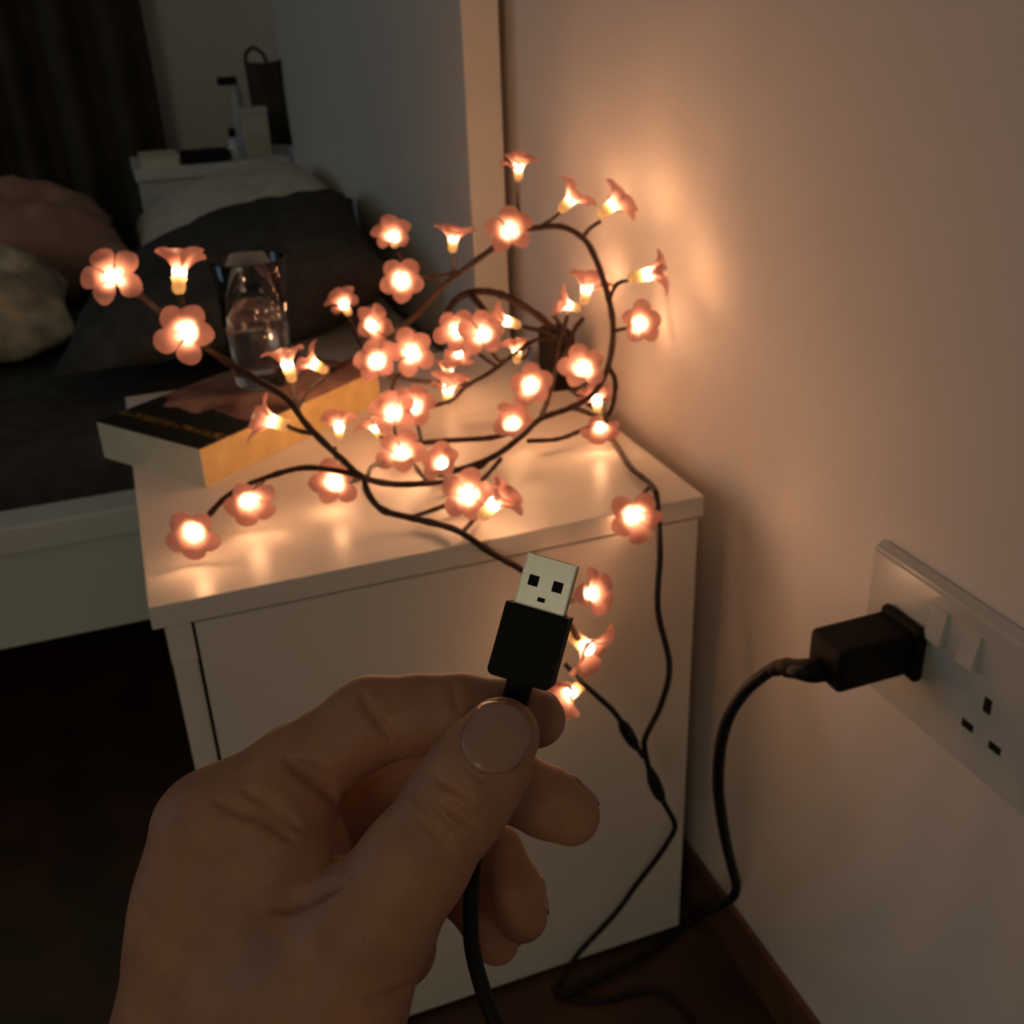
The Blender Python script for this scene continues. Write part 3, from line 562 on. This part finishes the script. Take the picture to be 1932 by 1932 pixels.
CREASES = [[0.004446, 0.001035, [[-0.0963, 1.0,-0.2656],[-0.0892, 1.0,-0.2768],[-0.0786, 1.0,-0.2874],[-0.0659, 1.0,-0.3011],[-0.0537, 1.0,-0.3133]]],[0.003952000000000001, 0.001035, [[-0.07, 1.0,-0.2768],[-0.0588, 1.0,-0.2839],[-0.0487, 1.0,-0.29],[-0.0375, 1.0,-0.2991],[-0.0309, 1.0,-0.3021]]],[0.0029639999999999996, 0.001035, [[-0.072, 1.0,-0.2545],[-0.0598, 1.0,-0.2606],[-0.0477, 1.0,-0.2677],[-0.0385, 1.0,-0.2758]]],[0.0029639999999999996, 0.0009199999999999999, [[-0.0953, 1.0,-0.289],[-0.0816, 1.0,-0.3011],[-0.0649, 1.0,-0.3153],[-0.0588, 1.0,-0.3194]]],[0.0013000000000000002, 0.0008, [[-0.0436, 1.0,-0.2433],[-0.0284, 1.0,-0.2555],[-0.0132, 1.0,-0.2626]]],[0.00312, 0.0012, [[-0.1455, 1.0,-0.1708],[-0.1409, 1.0,-0.182],[-0.1323, 1.0,-0.1921],[-0.1237, 1.0,-0.2048],[-0.1156, 1.0,-0.216]]],[0.00572, 0.0017, [[-0.216, 1.0,-0.2362],[-0.2033, 1.0,-0.2443],[-0.1891, 1.0,-0.2525],[-0.1779, 1.0,-0.2636],[-0.1693, 1.0,-0.2768]]],[0.0041600000000000005, 0.0016, [[-0.2555, 1.0,-0.2656],[-0.2438, 1.0,-0.2732],[-0.2312, 1.0,-0.2829],[-0.216, 1.0,-0.2935],[-0.2048, 1.0,-0.3021]]],[0.0033799999999999998, 0.0016, [[-0.2844, 1.0,-0.2748],[-0.2667, 1.0,-0.2834],[-0.2413, 1.0,-0.29],[-0.2236, 1.0,-0.3011],[-0.2109, 1.0,-0.3138]]],[0.00156, 0.001, [[-0.0573, 1.0,-0.1642],[-0.0553, 1.0,-0.1769],[-0.0527, 1.0,-0.1921]]],[0.00312, 0.0022, [[-0.1653, 1.0,-0.3579],[-0.1855, 1.0,-0.363],[-0.2058, 1.0,-0.3721],[-0.2261, 1.0,-0.3797]]],[0.00182, 0.0016, [[-0.1399, 1.0,-0.4694],[-0.1247, 1.0,-0.4664],[-0.1085, 1.0,-0.4603],[-0.0968, 1.0,-0.4542]]]]
RES = 0.00075
pts_all = np.array([p for ch in HAND['palm'] for p in ch] + HAND['thumb'] + HAND['index'] + HAND['middle'] + HAND['ring'] + HAND['pinky'])
LO = (pts_all[:, :3] - pts_all[:, 3:]).min(0) - .006
HI = (pts_all[:, :3] + pts_all[:, 3:]).max(0) + .006
DIM = np.ceil((HI - LO) / RES).astype(int) + 1
GX = [(LO[i] + RES * np.arange(DIM[i])).astype(np.float32) for i in range(3)]
BIG = np.float32(.03)

def smin(a, b, k):
    h = np.maximum(k - np.abs(a - b), 0) / k
    return np.minimum(a, b) - h * h * k * .25

def chain_field(fld, ch, k):
    ch = np.array(ch, dtype=np.float32)
    segs = zip(ch[:-1], ch[1:])
    for A, B in segs:
        R = max(A[3], B[3]) + .024
        lo = np.minimum(A[:3], B[:3]) - R; hi = np.maximum(A[:3], B[:3]) + R
        i0 = np.maximum(((lo - LO) / RES).astype(int), 0); i1 = np.minimum(((hi - LO) / RES).astype(int) + 1, DIM)
        sl = tuple(slice(i0[i], i1[i]) for i in range(3))
        x = GX[0][sl[0]][:, None, None] - A[0]; y = GX[1][sl[1]][None, :, None] - A[1]; z = GX[2][sl[2]][None, None, :] - A[2]
        d = B[:3] - A[:3]; dd = float(d @ d)
        h = np.clip((x * d[0] + y * d[1] + z * d[2]) / dd, 0, 1)
        dist = np.sqrt((x - h * d[0]) ** 2 + (y - h * d[1]) ** 2 + (z - h * d[2]) ** 2) - (A[3] + (B[3] - A[3]) * h)
        fld[sl] = smin(fld[sl], dist, k)
    return fld

def new_field(): return np.full(tuple(DIM), BIG, dtype=np.float32)
palm = new_field()
for ch in HAND['palm']: chain_field(palm, ch, .012)
hand_f = palm.copy()
for fn, kj in (('index', .010), ('middle', .010), ('ring', .010), ('pinky', .010), ('thumb', .009)):
    g = chain_field(new_field(), HAND[fn], .004)
    hand_f = smin(hand_f, smin(palm, g, kj), .0016)

def sample(P):
    q = (P - LO) / RES
    q = np.clip(q, 0, DIM - 1.001); i = q.astype(int); f = q - i
    out = 0
    for a in (0, 1):
        for b in (0, 1):
            for c in (0, 1):
                w = (f[..., 0] if a else 1 - f[..., 0]) * (f[..., 1] if b else 1 - f[..., 1]) * (f[..., 2] if c else 1 - f[..., 2])
                out = out + w * hand_f[i[..., 0] + a, i[..., 1] + b, i[..., 2] + c]
    return out

def march(P, D, tmax, step=.0004):
    """first point where rays P + t*D meet the skin"""
    t = np.zeros(len(P)); done = np.zeros(len(P), bool)
    for _ in range(int(tmax / step)):
        s = sample(P + D * t[:, None])
        done |= s <= 0
        if done.all(): break
        t = np.where(done, t, t + np.maximum(step, np.minimum(s * .7, .004)))
    return P + D * t[:, None], done

for depth, sig, line in CREASES:
    D = np.array(line); ln = np.linalg.norm(D, axis=1)[:, None]; D = D / ln
    P, ok = march(EYE + D * .235, D, .16)
    P = P[ok]
    if len(P) < 2: continue
    P = catmull(P, 4).astype(np.float32)
    R = 3 * sig
    lo = P.min(0) - R; hi = P.max(0) + R
    i0 = np.maximum(((lo - LO) / RES).astype(int), 0); i1 = np.minimum(((hi - LO) / RES).astype(int) + 2, DIM)
    sl = tuple(slice(i0[i], i1[i]) for i in range(3))
    x = GX[0][sl[0]][:, None, None]; y = GX[1][sl[1]][None, :, None]; z = GX[2][sl[2]][None, None, :]
    best = np.full(hand_f[sl].shape, 1.0, np.float32)
    for n_, (A, B) in enumerate(zip(P[:-1], P[1:])):
        d = B - A; dd = float(d @ d) + 1e-12
        h = np.clip(((x - A[0]) * d[0] + (y - A[1]) * d[1] + (z - A[2]) * d[2]) / dd, 0, 1)
        q = (x - A[0] - h * d[0]) ** 2 + (y - A[1] - h * d[1]) ** 2 + (z - A[2] - h * d[2]) ** 2
        tt = (n_ + h) / (len(P) - 1)
        q = q / np.maximum(.12, np.sin(np.pi * tt)) 
        best = np.minimum(best, q)
    hand_f[sl] += depth * np.exp(-best / sig ** 2)

def surface_nets(fld):
    s = fld < 0
    c = np.zeros(tuple(np.array(s.shape) - 1), np.int8)
    for a in (0, 1):
        for b in (0, 1):
            for d in (0, 1):
                c += s[a:s.shape[0] - 1 + a, b:s.shape[1] - 1 + b, d:s.shape[2] - 1 + d]
    act = (c > 0) & (c < 8)
    idx = -np.ones(act.shape, np.int64); cells = np.argwhere(act); idx[act] = np.arange(len(cells))
    acc = np.zeros((len(cells), 3)); cnt = np.zeros(len(cells))
    cor = [(a, b, d) for a in (0, 1) for b in (0, 1) for d in (0, 1)]
    val = {k: fld[cells[:, 0] + k[0], cells[:, 1] + k[1], cells[:, 2] + k[2]] for k in cor}
    for k in cor:
        for ax in range(3):
            if k[ax]: continue
            k2 = list(k); k2[ax] = 1; k2 = tuple(k2)
            va, vb = val[k], val[k2]
            cr = (va < 0) != (vb < 0)
            t = np.where(cr, va / np.where(cr, va - vb, 1), 0)
            p = np.tile(np.array(k, float), (len(cells), 1)); p[:, ax] = t
            acc += p * cr[:, None]; cnt += cr
    V = LO + RES * (cells + acc / cnt[:, None])
    F = []
    for ax in range(3):
        o1, o2 = [(1, 2), (2, 0), (0, 1)][ax]
        sa = [slice(None)] * 3; sb = [slice(None)] * 3
        sa[ax] = slice(0,-1); sb[ax] = slice(1, None)
        A = s[tuple(sa)]; B = s[tuple(sb)]
        e = np.argwhere(A != B)
        e = e[(e[:, o1] > 0) & (e[:, o2] > 0) & (e[:, o1] < s.shape[o1] - 1) & (e[:, o2] < s.shape[o2] - 1)]
        inside = A[e[:, 0], e[:, 1], e[:, 2]]
        def cid(d1, d2):
            q = e.copy(); q[:, o1] -= d1; q[:, o2] -= d2
            return idx[q[:, 0], q[:, 1], q[:, 2]]
        quad = np.stack([cid(1, 1), cid(0, 1), cid(0, 0), cid(1, 0)], 1)
        F.append(np.where(inside[:, None], quad, quad[:, ::-1]))
    return V, np.vstack(F)

HV, HF = surface_nets(hand_f)
ed = np.vstack([HF[:, [i, (i + 1) % 4]] for i in range(4)])
for it in range(2):                                     # light smoothing of the voxel steps
    acc = np.zeros_like(HV); cn = np.zeros(len(HV))
    for a, b in ((0, 1), (1, 0)):
        np.add.at(acc, ed[:, a], HV[ed[:, b]]); np.add.at(cn, ed[:, a], 1)
    HV = HV * .5 + .5 * acc / np.maximum(cn, 1)[:, None]
me = bpy.data.meshes.new('hand')
me.from_pydata(HV.tolist(), [], HF.tolist()); me.update()
me.materials.append(M_SKIN)
for p in me.polygons: p.use_smooth = True
hand = bpy.data.objects.new('person_hand', me); COL.objects.link(hand)
hand.matrix_world = HM
tag(hand, 'person\'s left hand pinching a black plug between thumb and forefinger', 'hand')

def nail(center, axis, dorsal, length, width, lab=None, lift=.0005):
    a = np.array(axis, float); a /= np.linalg.norm(a)
    d = np.array(dorsal, float); d -= a * (a @ d); d /= np.linalg.norm(d)
    s = np.cross(a, d)
    nu, nv = 17, 17
    c = np.array(center, float)
    P = []; 
    for j in range(nv):
        v = -1 + 2 * j / (nv - 1)
        w = width * .5 * (1.0 if abs(v) < .3 else (1 - ((abs(v) - .3) / .7) ** 2.6 * (.42 if v < 0 else .50)))
        for i in range(nu):
            u = -1 + 2 * i / (nu - 1)
            vv = v * length * .5 - (length * .10 * u * u if v > 0 else -length * .12 * u * u) * abs(v)
            P.append(c + a * vv + s * u * w + d * .02)
    P = np.array(P)
    Q, ok = march(P, np.tile(-d, (len(P), 1)), .05, .0002)
    h = ((Q - c) @ d)
    med = np.median(h[ok]) if ok.any() else 0
    h = np.where(ok, h, med)
    # nail plate: smoother than the skin below it
    U = np.tile(np.linspace(-1, 1, nu), nv); W = np.repeat(np.linspace(-1, 1, nv), nu)
    Amat = np.stack([np.ones_like(U), U, W, U * U, W * W, U * W, U ** 4], 1)
    co, *_ = np.linalg.lstsq(Amat, h, rcond=None)
    hs = Amat @ co
    edge = np.maximum(np.abs(U), np.where(W < 0, np.abs(W), 0))
    hh = np.maximum(hs, h) + lift - .0010 * np.clip((edge - .86) / .14, 0, 1)
    V = P - d * .02; V = V + d * (hh - ((V - c) @ d))[:, None]
    Fc = []
    for j in range(nv - 1):
        for i in range(nu - 1):
            Fc.append([j * nu + i, j * nu + i + 1, (j + 1) * nu + i + 1, (j + 1) * nu + i])
    m2 = bpy.data.meshes.new('fingernail'); m2.from_pydata(V.tolist(), [], Fc); m2.materials.append(M_NAIL)
    for p in m2.polygons: p.use_smooth = True
    o = bpy.data.objects.new('fingernail', m2); COL.objects.link(o); o.parent = hand
    so_ = o.modifiers.new('plate', 'SOLIDIFY'); so_.thickness = .0006; so_.offset = 0
    return o
T = {k: np.array(HAND[k]) for k in ('thumb', 'index', 'middle', 'ring', 'pinky')}
nail(T['thumb'][0][:3] + np.array([-.0003, 0, .0006]), T['thumb'][0][:3] - T['thumb'][2][:3] + np.array([-.0015, 0, 0]), (-.12,-1, .05), .0168, .0158)
nail(T['index'][0][:3] + np.array([.0005, 0, 0]), T['index'][0][:3] - T['index'][1][:3], (.35, .85, .40), .0120, .0115)
nail(T['middle'][0][:3], T['middle'][0][:3] - T['middle'][1][:3], (.55, .62, .55), .0130, .0125)
nail(T['ring'][0][:3] + np.array([-.001, 0, .003]), T['ring'][0][:3] - T['ring'][1][:3], (.80, .52, .25), .0125, .0115)
nail(T['pinky'][0][:3], T['pinky'][0][:3] - T['pinky'][1][:3], (.80, .55, .25), .0100, .0095)

# ------------------------------------------------------------------ the plug held in the hand
usb = bpy.data.objects.new('usb_cable', None); COL.objects.link(usb)
tag(usb, 'black cable with a bare metal plug held upright between thumb and forefinger', 'cable')
usb.empty_display_size = .01
UB = np.array([0.03928,-0.0045, 0.05175]); UT = np.array([0.04792,-0.0045, 0.08315])             # foot and tip of the plug in the hand frame
ax = UT - UB; total = np.linalg.norm(ax); ax /= total
look = np.array([-0.21,-1, 0.02]); look -= ax * (ax @ look); look /= np.linalg.norm(look)   # broad face
sd = np.cross(ax,-look); sd = np.cross(-look, ax) if sd[0] < 0 else sd
rot = Matrix((Vector(sd), Vector(-look), Vector(ax))).transposed()
usb.matrix_world = HM @ (Matrix.Translation(Vector(UB)) @ rot.to_4x4())
K = 1.112
def ub(name, x0, x1, y0, y1, z0, z1, m, bev=0, seg=2):
    return box(name, x0 * K, x1 * K, y0 * K, y1 * K, z0 * K, z1 * K, m, usb, bev * K, seg, True)
# overmoulded body
def plug_outline():
    hw, h, rr = .0076, .0172, .0013
    P = [(-hw, h), (-hw, rr)]
    P += [(-hw + rr - rr * math.cos(t), rr - rr * math.sin(t)) for t in np.linspace(0.3, math.pi / 2, 5)]
    P += [(-x, z) for x, z in P[::-1]]
    return [(x * K, z * K) for x, z in P]
bm = bmesh.new()
ol = plug_outline()
fr = [bm.verts.new((x,-.0042 * K, z)) for x, z in ol]; bk_ = [bm.verts.new((x, .0042 * K, z)) for x, z in ol]
bm.faces.new(fr); bm.faces.new(bk_[::-1])
for i in range(len(ol)):
    j = (i + 1) % len(ol)
    bm.faces.new([fr[i], bk_[i], bk_[j], fr[j]])
rim = [e for e in bm.edges if abs(e.verts[0].co.y - e.verts[1].co.y) < 1e-6]
bmesh.ops.bevel(bm, geom=rim, offset=.0004 * K, segments=2, affect='EDGES')
bm_obj('plug_body', bm, M_BLACK, usb, False, True)
# metal shell: a front sheet with two square windows and one slot cut through it, back sheet, two sides
def shell():
    hw, hd, z0, z1, th = .0060 * K, .00225 * K, .0172 * K, .0292 * K, .0004 * K
    xs = sorted([-hw,-.0041 * K,-.0017 * K,-.0009 * K, .0009 * K, .0017 * K, .0041 * K, hw])
    zs = [z0, .0190 * K, .0200 * K, .0221 * K, .0246 * K, z1]
    holes = set()
    for i in range(len(xs) - 1):
        for j in range(len(zs) - 1):
            xm = (xs[i] + xs[i + 1]) / 2 / K; zm = (zs[j] + zs[j + 1]) / 2 / K
            if .0017 < abs(xm) < .0041 and .0221 < zm < .0246: holes.add((i, j))
            if abs(xm) < .0009 and .0190 < zm < .0200: holes.add((i, j))
    bm = bmesh.new(); g = {}
    def V(i, j, y): 
        key = (i, j, y)
        if key not in g: g[key] = bm.verts.new((xs[i], y, zs[j]))
        return g[key]
    yf, yb = -hd,-hd + th
    for i in range(len(xs) - 1):
        for j in range(len(zs) - 1):
            if (i, j) in holes:
                for (p, q) in (((i, j), (i + 1, j)), ((i + 1, j), (i + 1, j + 1)), ((i + 1, j + 1), (i, j + 1)), ((i, j + 1), (i, j))):
                    bm.faces.new([V(*p, yf), V(*q, yf), V(*q, yb), V(*p, yb)])
                continue
            bm.faces.new([V(i, j, yf), V(i + 1, j, yf), V(i + 1, j + 1, yf), V(i, j + 1, yf)])
            bm.faces.new([V(i, j, yb), V(i, j + 1, yb), V(i + 1, j + 1, yb), V(i + 1, j, yb)])
    bmesh.ops.recalc_face_normals(bm, faces=bm.faces)
    bm_obj('plug_shell', bm, M_METAL, usb, False, True)
    ub('shell_side',-.0060,-.0056,-.00225, .00225, .0172, .0292, M_METAL, .0001, 1)
    ub('shell_side', .0056, .0060,-.00225, .00225, .0172, .0292, M_METAL, .0001, 1)
    ub('shell_back',-.0060, .0060, .00185, .00225, .0172, .0292, M_METAL, .0001, 1)
    ub('contact_tongue',-.0054, .0054,-.0013, .0008, .0172, .0284, M_HOLE)
shell()
ub('strain_relief',-.0030, .0030,-.0022, .0022,-.0060, .0004, M_BLACK, .0008, 2)
CORDP = [[0.03873,-0.0045, 0.04955],[0.03736,-0.0045, 0.04407],[0.03515,-0.0028, 0.03547],[0.03197, 0.005, 0.02382],[0.02799, 0.019, 0.00683],[0.02575, 0.027,-0.00936],[0.02514, 0.027,-0.02314],[0.02605, 0.023,-0.03064],[0.02953, 0.017,-0.03994],[0.03329, 0.013,-0.04685],[0.03983, 0.01,-0.05837],[0.0509, 0.015,-0.07871]]
wm = usb.matrix_world.inverted() @ HM
cp = [tuple(wm @ Vector(p)) for p in CORDP]
cord = tube('cord', cp, .0021 * K, M_CORD, None, 12, 8)
cord.parent = usb
